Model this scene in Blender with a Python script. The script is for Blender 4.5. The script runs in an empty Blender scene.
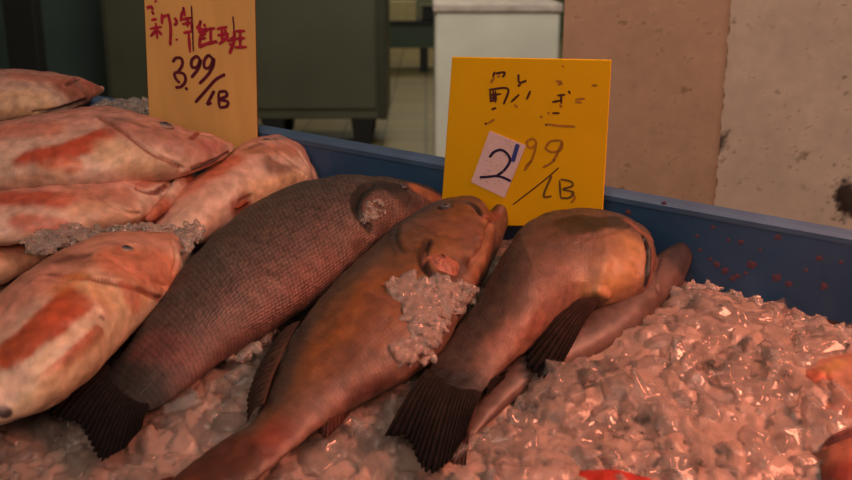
import bpy, math, random
import numpy as np
from mathutils import Vector, Matrix, noise

random.seed(7)
rng = np.random.default_rng(7)
S = bpy.context.scene
COL = S.collection

# ------------------------------------------------------------------ camera, world, lights, exposure
F, CX, CY = 1000.0, 426.0, 240.0
PITCH = math.radians(16.0)          # camera looks down
TILT = math.radians(12.0)           # the display tray slopes up away from the shopper
CAMZ = 1.25
HT = 0.45                           # camera height above the ice plane, measured square to it

cam_d = bpy.data.cameras.new('camera')
cam = bpy.data.objects.new('camera', cam_d); COL.objects.link(cam)
cam.location = (0, 0, CAMZ); cam.rotation_euler = (math.pi/2 - PITCH, 0, 0)
cam_d.sensor_width = 36; cam_d.lens = 36*F/852.0
cam_d.clip_start = 0.02
cam_d.dof.use_dof = True; cam_d.dof.focus_distance = 0.92; cam_d.dof.aperture_fstop = 10
S.camera = cam

w = bpy.data.worlds.new('world'); S.world = w; w.use_nodes = True
w.node_tree.nodes['Background'].inputs[0].default_value = (0.80, 0.78, 0.70, 1)
w.node_tree.nodes['Background'].inputs[1].default_value = 0.07

def area(name, loc, target, size, energy, color, sy=None):
    l = bpy.data.lights.new(name, 'AREA'); l.energy = energy; l.color = color; l.size = size
    if sy: l.shape = 'RECTANGLE'; l.size_y = sy
    o = bpy.data.objects.new(name, l); COL.objects.link(o); o.location = loc
    o.rotation_euler = (Vector(target)-Vector(loc)).to_track_quat('-Z', 'Y').to_euler()
    return o
aw = area('awning_light', (0.95, 0.35, 1.75), (0.32, 0.55, 0.80), 0.45, 6.0, (1.0, 0.33, 0.20)); aw.data.spread = math.radians(62)
area('front_fill', (-0.35, -0.55, 2.0), (0.0, 0.9, 0.9), 1.3, 16.5, (1.0, 0.765, 0.61))  # unseen fill added behind the camera to brighten the upright signs
area('wall_light', (1.0, 0.4, 3.1), (0.75, 1.4, 1.3), 0.8, 12.5, (1.0, 0.80, 0.64))
area('shop_ceiling_light', (-0.5, 7.5, 3.4), (-0.5, 8.5, 0.0), 3.0, 55.0, (1.0, 0.90, 0.66))
area('far_floor_fill', (0.2, 13.0, 3.4), (0.0, 13.5, 0.0), 2.0, 60.0, (1.0, 0.92, 0.68))  # added fill, brightens the far floor that the ceiling light misses
area('shop_front_light', (0.0, 3.4, 3.3), (0.3, 6.0, 0.6), 2.0, 76.0, (1.0, 0.92, 0.78))

S.view_settings.view_transform = 'Standard'; S.view_settings.look = 'None'
S.view_settings.gamma = 1; S.view_settings.use_curve_mapping = False
S.view_settings.exposure = -0.13
S.cycles.use_denoising = True

# ------------------------------------------------------------------ geometry helpers
T = Matrix.Translation((0, 0, CAMZ)) @ Matrix.Rotation(TILT, 4, 'X') @ Matrix.Translation((0, 0, -HT))
PT_ = PITCH + TILT
def ray(px, py, pitch):
    fwd = Vector((0, math.cos(pitch), -math.sin(pitch))); up = Vector((0, math.sin(pitch), math.cos(pitch)))
    return fwd + Vector((1, 0, 0))*((px-CX)/F) + up*((CY-py)/F)
def PT(px, py, z):                       # tray frame, on the plane at height z over the ice
    r = ray(px, py, PT_); return Vector((0, 0, HT)) + r*((z-HT)/r.z)
def PP(px, py, p0, n):                   # tray frame, on any plane
    r = ray(px, py, PT_); o = Vector((0, 0, HT)); return o + r*((Vector(p0)-o).dot(n)/r.dot(n))
def PW(px, py, Y):                       # world frame, on the vertical plane at distance Y
    r = ray(px, py, PITCH); return Vector((0, 0, CAMZ)) + r*(Y/r.y)
def PWP(px, py, p0, n):
    r = ray(px, py, PITCH); o = Vector((0, 0, CAMZ)); return o + r*((Vector(p0)-o).dot(n)/r.dot(n))
_c, _s = math.cos(PT_), math.sin(PT_)
def proj(P):                             # (n,3) tray frame -> pixels
    x = P[..., 0]; y = P[..., 1]; z = P[..., 2]-HT
    d = y*_c - z*_s; u = y*_s + z*_c
    return np.stack([CX+F*x/d, CY-F*u/d], -1)

def srgb(r, g, b):
    f = lambda c: (c/255/12.92) if c/255 <= 0.04045 else ((c/255+0.055)/1.055)**2.4
    return (f(r), f(g), f(b))

# ------------------------------------------------------------------ materials
def mat(name, color, rough=0.6, metal=0.0, spec=0.5, coat=0.0, var=0.12, vscale=20, bump=0.0, bscale=80,
        trans=0.0, sss=0.0, attr=None, dark=None, stretch=(1, 1, 1)):
    m = bpy.data.materials.new(name); m.use_nodes = True
    nt = m.node_tree; N = nt.nodes; L = nt.links; p = N['Principled BSDF']
    p.inputs['Roughness'].default_value = rough; p.inputs['Metallic'].default_value = metal
    p.inputs['Specular IOR Level'].default_value = spec; p.inputs['Coat Weight'].default_value = coat
    p.inputs['Coat Roughness'].default_value = 0.2
    p.inputs['Transmission Weight'].default_value = trans
    p.inputs['Subsurface Weight'].default_value = sss
    p.inputs['Subsurface Scale'].default_value = 0.01
    tc = N.new('ShaderNodeTexCoord'); mp = N.new('ShaderNodeMapping'); mp.inputs['Scale'].default_value = stretch
    L.new(tc.outputs['Object'], mp.inputs['Vector'])
    no = N.new('ShaderNodeTexNoise'); no.inputs['Scale'].default_value = vscale; no.inputs['Detail'].default_value = 5
    L.new(mp.outputs[0], no.inputs['Vector'])
    mr = N.new('ShaderNodeMapRange'); mr.inputs['From Min'].default_value = 0.3; mr.inputs['From Max'].default_value = 0.7
    mr.inputs['To Min'].default_value = 1-var; mr.inputs['To Max'].default_value = 1+var
    L.new(no.outputs['Fac'], mr.inputs['Value'])
    mx = N.new('ShaderNodeVectorMath'); mx.operation = 'SCALE'
    if attr:
        a = N.new('ShaderNodeAttribute'); a.attribute_name = attr; L.new(a.outputs['Color'], mx.inputs[0])
    else:
        mx.inputs[0].default_value = color
    L.new(mr.outputs[0], mx.inputs['Scale']); L.new(mx.outputs[0], p.inputs['Base Color'])
    if bump:
        n2 = N.new('ShaderNodeTexNoise'); n2.inputs['Scale'].default_value = bscale; n2.inputs['Detail'].default_value = 4
        L.new(mp.outputs[0], n2.inputs['Vector'])
        b = N.new('ShaderNodeBump'); b.inputs['Strength'].default_value = bump; b.inputs['Distance'].default_value = 0.004
        L.new(n2.outputs['Fac'], b.inputs['Height']); L.new(b.outputs[0], p.inputs['Normal'])
    return m

def fish_mat(name, scale=230.0, amt=0.5, colamt=0.25, rough=0.5):
    m = bpy.data.materials.new(name); m.use_nodes = True
    nt = m.node_tree; N = nt.nodes; L = nt.links; p = N['Principled BSDF']
    p.inputs['Roughness'].default_value = rough; p.inputs['Specular IOR Level'].default_value = 0.45
    p.inputs['Subsurface Weight'].default_value = 0.08; p.inputs['Subsurface Scale'].default_value = 0.006
    a = N.new('ShaderNodeAttribute'); a.attribute_name = 'Col'
    sc = N.new('ShaderNodeAttribute'); sc.attribute_name = 'scaly'
    uv = N.new('ShaderNodeUVMap'); uv.uv_map = 'UVMap'
    mp = N.new('ShaderNodeMapping'); mp.inputs['Scale'].default_value = (1.0, 1.25, 1.0)
    L.new(uv.outputs[0], mp.inputs['Vector'])
    vo = N.new('ShaderNodeTexVoronoi'); vo.voronoi_dimensions = '2D'; vo.inputs['Scale'].default_value = scale
    vo.inputs['Randomness'].default_value = 0.35
    L.new(mp.outputs[0], vo.inputs['Vector'])
    no = N.new('ShaderNodeTexNoise'); no.inputs['Scale'].default_value = 90; no.inputs['Detail'].default_value = 6
    tc = N.new('ShaderNodeTexCoord'); L.new(tc.outputs['Object'], no.inputs['Vector'])
    # scale edge darkening
    mr = N.new('ShaderNodeMapRange'); mr.inputs['From Min'].default_value = 0.25; mr.inputs['From Max'].default_value = 0.75
    mr.inputs['To Min'].default_value = 1.0+colamt*0.4; mr.inputs['To Max'].default_value = 1-colamt
    L.new(vo.outputs['Distance'], mr.inputs['Value'])
    mixs = N.new('ShaderNodeMix'); mixs.data_type = 'FLOAT'; mixs.inputs['A'].default_value = 1.0
    L.new(sc.outputs['Fac'], mixs.inputs['Factor']); L.new(mr.outputs[0], mixs.inputs['B'])
    mr2 = N.new('ShaderNodeMapRange'); mr2.inputs['From Min'].default_value = 0.3; mr2.inputs['From Max'].default_value = 0.7
    mr2.inputs['To Min'].default_value = 0.74; mr2.inputs['To Max'].default_value = 1.26
    L.new(no.outputs['Fac'], mr2.inputs['Value'])
    mu = N.new('ShaderNodeMath'); mu.operation = 'MULTIPLY'; L.new(mixs.outputs[0], mu.inputs[0]); L.new(mr2.outputs[0], mu.inputs[1])
    vm = N.new('ShaderNodeVectorMath'); vm.operation = 'SCALE'
    L.new(a.outputs['Color'], vm.inputs[0]); L.new(mu.outputs[0], vm.inputs['Scale']); L.new(vm.outputs[0], p.inputs['Base Color'])
    hs = N.new('ShaderNodeMath'); hs.operation = 'MULTIPLY'; L.new(vo.outputs['Distance'], hs.inputs[0]); L.new(sc.outputs['Fac'], hs.inputs[1])
    hm = N.new('ShaderNodeMath'); hm.operation = 'MULTIPLY_ADD'; hm.inputs[1].default_value = -amt
    L.new(hs.outputs[0], hm.inputs[0]); L.new(no.outputs['Fac'], hm.inputs[2])
    b = N.new('ShaderNodeBump'); b.inputs['Strength'].default_value = 0.55; b.inputs['Distance'].default_value = 0.0015
    L.new(hm.outputs[0], b.inputs['Height']); L.new(b.outputs[0], p.inputs['Normal'])
    return m

M_DARK = fish_mat('dark_scaled_skin', 210, 1.2, 0.55, 0.55)
M_BROWN = fish_mat('brown_skin', 260, 0.6, 0.2)
M_RED = fish_mat('pink_skin', 330, 0.35, 0.08, 0.4)
M_FIN = mat('fin_skin', (1, 1, 1), 0.9, spec=0.08, attr='Col', var=0.3, vscale=110, bump=0.3, bscale=300)
M_PAINTED = mat('plaster', (1, 1, 1), 0.85, spec=0.25, attr='Col', var=0.05, vscale=9, bump=0.18, bscale=50)
M_BLUE = mat('blue_plastic', srgb(46, 78, 112), 0.42, var=0.18, vscale=12, bump=0.15, bscale=60)
M_BLUE_RIM = mat('blue_plastic_rim', srgb(62, 88, 118), 0.5, var=0.15, vscale=25)
M_SPOT = mat('blood_spot', srgb(96, 62, 76), 0.5)
M_ORANGE = mat('orange_board', srgb(232, 170, 0), 0.6, spec=0.25, var=0.05, vscale=14)
M_WOOD = mat('varnished_board', srgb(232, 174, 102), 0.5, spec=0.3, var=0.10, vscale=7, stretch=(6, 6, 1), bump=0.08, bscale=30)
M_WOOD_EDGE = mat('board_edge', srgb(120, 80, 30), 0.7)
M_STICKER = mat('sticker_paper', srgb(226, 190, 190), 0.8, spec=0.2, var=0.06, vscale=160)
M_INK_RED = mat('red_ink', srgb(170, 22, 50), 0.6, var=0.3, vscale=120)
M_INK_MAROON = mat('maroon_ink', srgb(92, 12, 40), 0.6, var=0.3, vscale=120)
M_INK_DARK = mat('dark_ink', srgb(74, 28, 20), 0.6, var=0.4, vscale=200)
M_INK_FAINT = mat('worn_ink', srgb(172, 108, 26), 0.6, var=0.25, vscale=200)
M_INK_NAVY = mat('navy_ink', srgb(28, 22, 60), 0.5, var=0.1)
M_INK_BLUE = mat('blue_ink', srgb(55, 70, 140), 0.5, var=0.1)
M_EYE = mat('cloudy_eye', srgb(80, 76, 80), 0.25, coat=0.2, var=0.15, vscale=200)
M_PUPIL = mat('pupil', srgb(16, 18, 24), 0.15, coat=0.5)
M_EYERING = mat('eye_ring', srgb(150, 112, 94), 0.4)
M_FLESH = mat('gill_flesh', srgb(142, 84, 68), 0.4, bump=0.8, bscale=250, var=0.4, vscale=150)
M_HOLE = mat('mouth_lining', srgb(40, 22, 20), 0.5, var=0.3)

def ice_mat(name, color, trans, rough, bump):
    m = mat(name, color, rough, spec=0.5, var=0.16, vscale=26, bump=bump, bscale=120, trans=trans)
    m.node_tree.nodes['Principled BSDF'].inputs['IOR'].default_value = 1.31
    return m
M_ICE = ice_mat('packed_ice', (0.22, 0.150, 0.125), 0.0, 0.22, 0.45)
M_CHIP = ice_mat('ice_chip', (0.86, 0.76, 0.71), 0.92, 0.09, 0.12)

# ------------------------------------------------------------------ object helpers
def props(o, label=None, cat=None, group=None, kind=None):
    if label: o['label'] = label
    if cat: o['category'] = cat
    if group: o['group'] = group
    if kind: o['kind'] = kind
    return o
def mesh_obj(name, verts, faces, m, parent=None, smooth=False, mat_world=None):
    me = bpy.data.meshes.new(name); me.from_pydata([tuple(v) for v in verts], [], faces)
    me.materials.append(m)
    if smooth: me.polygons.foreach_set('use_smooth', [True]*len(me.polygons))
    me.update()
    o = bpy.data.objects.new(name, me); COL.objects.link(o)
    if parent: o.parent = parent
    if mat_world is not None: o.matrix_world = mat_world
    return o
def empty(name, M):
    o = bpy.data.objects.new(name, None); COL.objects.link(o); o.empty_display_size = 0.05
    o.matrix_world = M; return o
def set_col(o, cols, name='Col'):
    a = o.data.color_attributes.new(name, 'FLOAT_COLOR', 'POINT')
    c = np.ones((len(cols), 4), dtype=np.float32); c[:, :3] = cols; a.data.foreach_set('color', c.ravel())
def box_geo(x0, x1, y0, y1, z0, z1, bevel=0):
    v = [(x, y, z) for z in (z0, z1) for y in (y0, y1) for x in (x0, x1)]
    f = [(0, 2, 3, 1), (4, 5, 7, 6), (0, 1, 5, 4), (2, 6, 7, 3), (0, 4, 6, 2), (1, 3, 7, 5)]
    return v, f
def box(name, x0, x1, y0, y1, z0, z1, m, parent=None, bevel=0.0, M=None):
    c = Vector(((x0+x1)/2, (y0+y1)/2, z0))
    if parent is not None and M is None:
        v, f = box_geo(x0, x1, y0, y1, z0, z1); o = mesh_obj(name, v, f, m, parent)
    else:
        v, f = box_geo(x0-c.x, x1-c.x, y0-c.y, y1-c.y, 0, z1-z0)
        o = mesh_obj(name, v, f, m, parent, mat_world=(M or Matrix()) @ Matrix.Translation(c))
    if bevel:
        b = o.modifiers.new('bevel', 'BEVEL'); b.width = bevel; b.segments = 2
    return o

def cr(pts, n):                           # Catmull-Rom through pts, n samples
    P = np.array(pts, float); k = len(P)
    P = np.vstack([2*P[0]-P[1], P, 2*P[-1]-P[-2]])
    out = []
    for t in np.linspace(0, k-1, n):
        i = min(int(t), k-2); f = t-i
        a, b, c, d = P[i], P[i+1], P[i+2], P[i+3]
        out.append(0.5*((2*b)+(-a+c)*f+(2*a-5*b+4*c-d)*f*f+(-a+3*b-3*c+d)*f**3))
    return np.array(out)
def lin(pts, n):
    P = np.array(pts, float); d = np.r_[0, np.cumsum(np.linalg.norm(np.diff(P, axis=0), axis=1))]
    t = np.linspace(0, d[-1], n); return np.stack([np.interp(t, d, P[:, k]) for k in range(P.shape[1])], -1)
def seg_dist(P, line):                    # distance of each P to the polyline
    L = np.array(line); 
    if len(L) == 1: return np.linalg.norm(P-L[0], axis=1)
    D = np.full(len(P), 1e9)
    for a, b in zip(L[:-1], L[1:]):
        ab = b-a; t = np.clip(((P-a)@ab)/max(ab@ab, 1e-12), 0, 1)
        D = np.minimum(D, np.linalg.norm(P-(a+t[:, None]*ab), axis=1))
    return D
def nz(P, s, seed=0.0, octs=3):
    return np.array([noise.fractal(Vector((p[0]*s+seed, p[1]*s+seed*1.7, p[2]*s-seed)), 0.6, 2.0, octs) for p in P])
def fin_mesh(name, root, c0, base, tip, zb, zt, rays, cb, ct, jag=0.0, seed=0, n=None, nv=18, thick=0.0014, ripple=0.0007):
    n = n or rays*5+1
    B = lin(base, n); Tp = lin(tip, n)
    A0 = np.array([PT(p[0], p[1], zb) for p in B]); A1 = np.array([PT(p[0], p[1], zt) for p in Tp])
    r = np.random.default_rng(seed)
    vs = []; cols = []
    ph = (np.arange(n)/(n-1)*rays) % 1.0
    rayh = np.cos(2*np.pi*ph)
    jg = 1 - jag*(0.5-0.5*rayh)*r.uniform(.5, 1.2, n) - jag*0.4*np.repeat(r.uniform(0, 1, n//5+2), 5)[:n]
    cb = np.array(srgb(*cb)); ct = np.array(srgb(*ct))
    for side in (1, -1):
        for j in range(nv):
            t = j/(nv-1)
            for i in range(n):
                p = A0[i]*(1-t*jg[i]) + A1[i]*t*jg[i]
                fade = min(1, t*3)
                p = p + np.array([0, 0, 1])*(side*thick*(1-0.6*t) + ripple*rayh[i]*fade + 0.004*math.sin(t*math.pi))
                vs.append(p-c0)
                k = (0.8+0.3*rayh[i]*fade)*(0.75+0.5*r.random())
                cols.append((cb*(1-t)+ct*t)*max(k, .2))
    fs = []; o2 = n*nv
    for j in range(nv-1):
        for i in range(n-1):
            a = j*n+i; fs.append((a, a+1, a+n+1, a+n)); fs.append((o2+a, o2+a+n, o2+a+n+1, o2+a+1))
    for j in range(nv-1):
        a = j*n; fs.append((a, a+n, o2+a+n, o2+a)); a = j*n+n-1; fs.append((a, o2+a, o2+a+n, a+n))
    for i in range(n-1):
        fs.append((i, o2+i, o2+i+1, i+1)); a = (nv-1)*n+i; fs.append((a, a+1, o2+a+1, o2+a))
    o = mesh_obj(name, vs, fs, M_FIN, root, smooth=True); set_col(o, cols); return o

def eye_mesh(root, c0, P, Nrm, ax, r, cloudy=True, ring=None):
    z = Vector(Nrm).normalized(); x = Vector(ax); x = (x-z*x.dot(z)).normalized(); y = z.cross(x)
    R = Matrix((x, y, z)).transposed()
    def dome(name, m, rr, h, off, parent, sx=1.35):
        vs = []; fs = []; n = 28; K = 8
        for k in range(K+1):
            a = k/K*math.pi/2
            for i in range(n):
                t = 2*math.pi*i/n
                vs.append(Vector(P)-Vector(c0) + R @ Vector((sx*rr*math.cos(a)*math.cos(t), rr*math.cos(a)*math.sin(t), off+h*math.sin(a))))
        for k in range(K):
            for i in range(n): fs.append((k*n+i, k*n+(i+1) % n, (k+1)*n+(i+1) % n, (k+1)*n+i))
        fs.append(tuple(range(n))[::-1])
        return mesh_obj(name, vs, fs, m, parent, smooth=True)
    e = dome('eye', ring or M_EYERING, r, r*0.42, -r*0.08, root)
    dome('iris', M_EYE, r*0.8, r*0.44, 0.0, e, 1.35)
    dome('pupil', M_PUPIL, r*0.5, r*0.34, r*0.15, e, 1.3)
    return e

FISH = {}
def fish(name, label, cat, group, st, zb, tr, material, base, spec):
    """st: snout-to-tail sections (dorsal edge, belly edge); base: (back, flank, belly) colours."""
    N, Mr = int(spec.get('N', 210)*1.5), 140
    A = cr([s[0:2] for s in st], N); B = cr([s[2:4] for s in st], N)
    At, Bt = A.copy(), B.copy()
    th = np.linspace(0, 2*np.pi, Mr, endpoint=False)
    ct, sn = np.cos(th), np.sin(th)
    sup = lambda v, a: np.sign(v)*np.abs(v)**a
    ex, ez = sup(ct, 0.92), sup(sn, 0.95)
    zc = np.full(N, zb+0.03)
    for it in range(14):
        a3 = np.array([PT(A[i, 0], A[i, 1], zc[i]) for i in range(N)]); b3 = np.array([PT(B[i, 0], B[i, 1], zc[i]) for i in range(N)])
        h = (a3-b3)/2; c = (a3+b3)/2; hw = np.linalg.norm(h, axis=1)
        prof = np.ones(N)
        t = 2*hw*tr*(1-0.62*np.clip((np.linspace(0, 1, N)-0.62)/0.38, 0, 1)**1.3); t = np.minimum(t, spec.get('tmax', 0.09))
        tm = t.max(); zc = zb + 0.5*(0.45*tm+0.55*t)
        c[:, 2] = zc
        ring = c[:, None, :] + h[:, None, :]*ex[None, :, None]
        ring[:, :, 2] += (t/2)[:, None]*ez[None, :]
        pr = proj(ring)
        nn = Bt-At; ln = np.linalg.norm(nn, axis=1, keepdims=True); nn = nn/np.maximum(ln, 1e-6)
        s = np.einsum('ijk,ik->ij', pr, nn)
        lo, hi = s.min(1), s.max(1)
        ta, tb = np.einsum('ij,ij->i', At, nn), np.einsum('ij,ij->i', Bt, nn)
        A += 0.6*np.clip(ta-lo, -12, 12)[:, None]*nn
        B += 0.6*np.clip(tb-hi, -12, 12)[:, None]*nn
        # keep the body from turning inside out
        wd = np.einsum('ij,ij->i', B-A, nn); mid = (A+B)/2; mn = 0.30*ln[:, 0]
        bad = wd < mn
        A[bad] = mid[bad]-nn[bad]*(mn[bad, None]/2); B[bad] = mid[bad]+nn[bad]*(mn[bad, None]/2)
    # smooth parameters
    k = np.array([1, 2, 3, 2, 1.])/9
    for q in range(3): hs = np.stack([np.convolve(np.pad(h[:, i], 2, 'edge'), k, 'valid') for i in range(3)], -1); h = hs
    ring = c[:, None, :] + h[:, None, :]*ex[None, :, None]; ring[:, :, 2] += (t/2)[:, None]*ez[None, :]
    # rounded ends
    def cap(i, out):
        r0 = ring[i]; cc = c[i]; e = np.linalg.norm(h[i])*(spec.get('cap', 0.7) if i == 0 else 0.25)
        res = []
        for kk in (0.97, 0.88, 0.72, 0.5, 0.25, 0.02):
            res.append(cc + (r0-cc)*kk + out*e*math.sqrt(1-kk*kk))
        return res
    d0 = c[0]-c[6]; d0 /= np.linalg.norm(d0); d1 = c[-1]-c[-6]; d1 /= np.linalg.norm(d1)
    rings = np.array(cap(0, d0)[::-1] + list(ring) + cap(-1, d1))
    R = len(rings); P = rings.reshape(-1, 3)
    u = np.repeat(np.linspace(0, 1, R), Mr); v = np.tile(ct, R); zz = np.tile(sn, R)
    def normals(P):
        G = P.reshape(R, Mr, 3); du = np.gradient(G, axis=0); dv = np.roll(G, -1, 1)-np.roll(G, 1, 1)
        n = np.cross(dv, du); n /= np.maximum(np.linalg.norm(n, axis=2, keepdims=True), 1e-9)
        n = n.reshape(-1, 3)
        if (n*(P-np.repeat(rings.mean(1), Mr, 0))).sum() < 0: n = -n
        return n
    Nn = normals(P)
    px = proj(P); view = P-np.array([0, 0, HT]); facing = (Nn*view).sum(1) < 0
    def pick(q):
        d = np.linalg.norm(px-np.array(q), axis=1) + np.where(facing, 0, 1e4); return int(np.argmin(d))
    def surf(line, step=6):
        line = [line] if not hasattr(line[0], '__len__') else line
        if len(line) > 1:
            l = cr(line, max(2, int(np.linalg.norm(np.diff(np.array(line), axis=0), axis=1).sum()/step)+1))
        else: l = line
        return P0[[pick(q) for q in l]]
    P0 = P.copy()
    for line, wdt, dep in spec.get('relief', []):
        D = seg_dist(P0, surf(line)); P = P + Nn*((dep*np.exp(-(D/(wdt*.6))**2) - 0.55*dep*np.exp(-(D/(wdt*2.2))**2)) if dep < 0 else dep*np.exp(-(D/wdt)**2))[:, None]
    P = P + Nn*(spec.get('lump', 0.0012)*nz(P0, 35, spec.get('seed', 1)))[:, None]
    # colours
    bk, fl, be = [np.array(srgb(*q)) for q in base]
    nA = nz(P0, 22, 3+spec.get('seed', 1)); nB = nz(P0, 120, 9+spec.get('seed', 1))
    vv = np.clip(v+(0.18 if material is M_RED else 0.35)*nA, -1, 1)[:, None]
    colr = np.where(vv > 0, fl+(bk-fl)*np.clip(vv*1.3, 0, 1), fl+(be-fl)*np.clip(-vv*1.3, 0, 1))
    mt = spec.get('mottle', 0.45 if material is M_RED else 1.0); colr = colr*(1+mt*(0.22*nA+0.20*nB))[:, None]
    scl = np.full(len(P), spec.get('scaly', 1.0))
    for it in spec.get('paint', []):
        line, rad, cc, stg = it[:4]; soft = it[4] if len(it) > 4 else 0.5
        D = seg_dist(P0, surf(line))
        D = D*(1+0.10*nA+0.10*nB)
        wgt = np.clip((rad*(1+soft)-D)/(rad*2*soft+1e-6), 0, 1); wgt = wgt*wgt*(3-2*wgt)*stg
        cc = np.array(srgb(*cc)); colr = colr*(1-wgt[:, None])+cc*wgt[:, None]*(1+0.18*nA+0.12*nB)[:, None]
        if len(it) > 5: scl *= (1-wgt*it[5])
    colr = np.clip(colr*spec.get('tone', 1.0), 0.002, 1)
    c0 = np.array([P0[:, 0].mean(), P0[:, 1].mean(), zb])
    root = empty(name, T @ Matrix.Translation(c0)); props(root, label, cat, group)
    faces = []
    for i in range(R-1):
        for j in range(Mr):
            a, b = i*Mr+j, i*Mr+(j+1) % Mr; faces.append((a, b, b+Mr, a+Mr))
    faces.append(tuple(range(Mr))[::-1]); faces.append(tuple((R-1)*Mr+j for j in range(Mr)))
    body = mesh_obj('body', P-c0, faces, material, root, smooth=True)
    set_col(body, colr)
    at = body.data.attributes.new('scaly', 'FLOAT', 'POINT'); at.data.foreach_set('value', scl.astype(np.float32))
    arc = np.r_[0, np.cumsum(np.linalg.norm(np.diff(rings.mean(1), axis=0), axis=1))]
    uvp = np.stack([np.repeat(arc, Mr), np.linalg.norm(h, axis=1).mean()*np.tile(th, R)], -1)
    uvl = body.data.uv_layers.new(name='UVMap'); li = np.zeros(len(body.data.loops), np.int32)
    body.data.loops.foreach_get('vertex_index', li); uvv = uvp[li]
    # keep UVs continuous over the seam
    uvl.data.foreach_set('uv', uvv.astype(np.float32).ravel())
    for e in spec.get('eyes', []):
        i = pick(e[0]); j = pick(e[1]); eye_mesh(root, c0, P[i], Nn[i], P[j]-P[i], e[2], ring=e[3] if len(e) > 3 else None)
    for fn in spec.get('fins', []):
        fin_mesh(fn[0], root, c0, *fn[1:-1], **fn[-1])
    # lumps of gill flesh, jaw etc: swept along the surface
    for nm, line, rads, m, lift in spec.get('ridges', []):
        Ls = surf(line, 3); idx = [pick(q) for q in cr(line, len(Ls))]
        n = len(Ls); K = 12; vs = []; fs = []
        Ls = np.array([np.convolve(np.pad(Ls[:, q], 2, 'edge'), k, 'valid') for q in range(3)]).T
        rr = np.interp(np.linspace(0, 1, n), np.linspace(0, 1, len(rads)), rads)
        for i in range(n):
            tg = Ls[min(i+1, n-1)]-Ls[max(i-1, 0)]; tg = tg/max(np.linalg.norm(tg), 1e-9)
            nr = Nn[idx[i]]; nr = nr-tg*(nr@tg); nr /= max(np.linalg.norm(nr), 1e-9); bn = np.cross(tg, nr)
            for q in range(K):
                a = 2*math.pi*q/K
                vs.append(Ls[i]+nr*(lift+rr[i]*0.6*math.sin(a))+bn*rr[i]*math.cos(a)-c0)
        for i in range(n-1):
            for q in range(K): fs.append((i*K+q, i*K+(q+1) % K, (i+1)*K+(q+1) % K, (i+1)*K+q))
        fs.append(tuple(range(K))[::-1]); fs.append(tuple((n-1)*K+q for q in range(K)))
        rb = mesh_obj(nm, vs, fs, m or M_FIN, root, smooth=True)
        if m is None: set_col(rb, np.repeat(colr[idx], K, 0))
    FISH[label] = (P, proj(P), facing)
    return root

# ================================================================== THE SETTING
def slab(name, p0, p1, thick_vec, z0, z1, m):
    p0 = Vector(p0); p1 = Vector(p1); t = Vector(thick_vec)
    v = []
    for z in (z0, z1):
        for q in (p0, p1, p1+t, p0+t): v.append((q.x, q.y, z))
    f = [(0, 1, 5, 4), (1, 2, 6, 5), (2, 3, 7, 6), (3, 0, 4, 7), (0, 3, 2, 1), (4, 5, 6, 7)]
    return mesh_obj(name, v, f, m)

def tile_mat():
    m = mat('floor_tile', srgb(160, 140, 100), 0.45, var=0.12, vscale=3)
    nt = m.node_tree; N = nt.nodes; L = nt.links
    br = N.new('ShaderNodeTexBrick'); br.offset = 0; br.inputs['Scale'].default_value = 1
    br.inputs['Brick Width'].default_value = 0.3; br.inputs['Row Height'].default_value = 0.3; br.inputs['Mortar Size'].default_value = 0.008
    br.inputs['Color1'].default_value = (*srgb(140, 122, 86), 1); br.inputs['Color2'].default_value = (*srgb(126, 110, 78), 1)
    br.inputs['Mortar'].default_value = (*srgb(84, 74, 52), 1)
    tc = N.new('ShaderNodeTexCoord'); L.new(tc.outputs['Object'], br.inputs['Vector'])
    L.new(br.outputs['Color'], N['Principled BSDF'].inputs['Base Color'])
    return m
fl = mesh_obj('floor', [(-6, -1, 0), (5, -1, 0), (5, 16, 0), (-6, 16, 0), (-6, -1, -.1), (5, -1, -.1), (5, 16, -.1), (-6, 16, -.1)],
              [(0, 1, 2, 3), (7, 6, 5, 4), (0, 4, 5, 1), (1, 5, 6, 2), (2, 6, 7, 3), (3, 7, 4, 0)], tile_mat()); props(fl, kind='structure')
M_BACK = mat('far_wall_paint', srgb(96, 96, 74), 0.8, var=0.15, vscale=1.5)
M_TEAL = mat('teal_grey_panel', srgb(74, 92, 90), 0.6, var=0.12, vscale=3)
wb = slab('wall_back', (-6, 15.5, 0), (5, 15.5, 0), (0, .2, 0), 0, 3.6, M_BACK); props(wb, kind='structure')
xl = PW(107, 50, 8.6).x
wl = slab('wall_left', (-6, 8.6, 0), (xl, 8.6, 0), (0, .15, 0), 0, 3.6, M_TEAL); props(wl, kind='structure')

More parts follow.
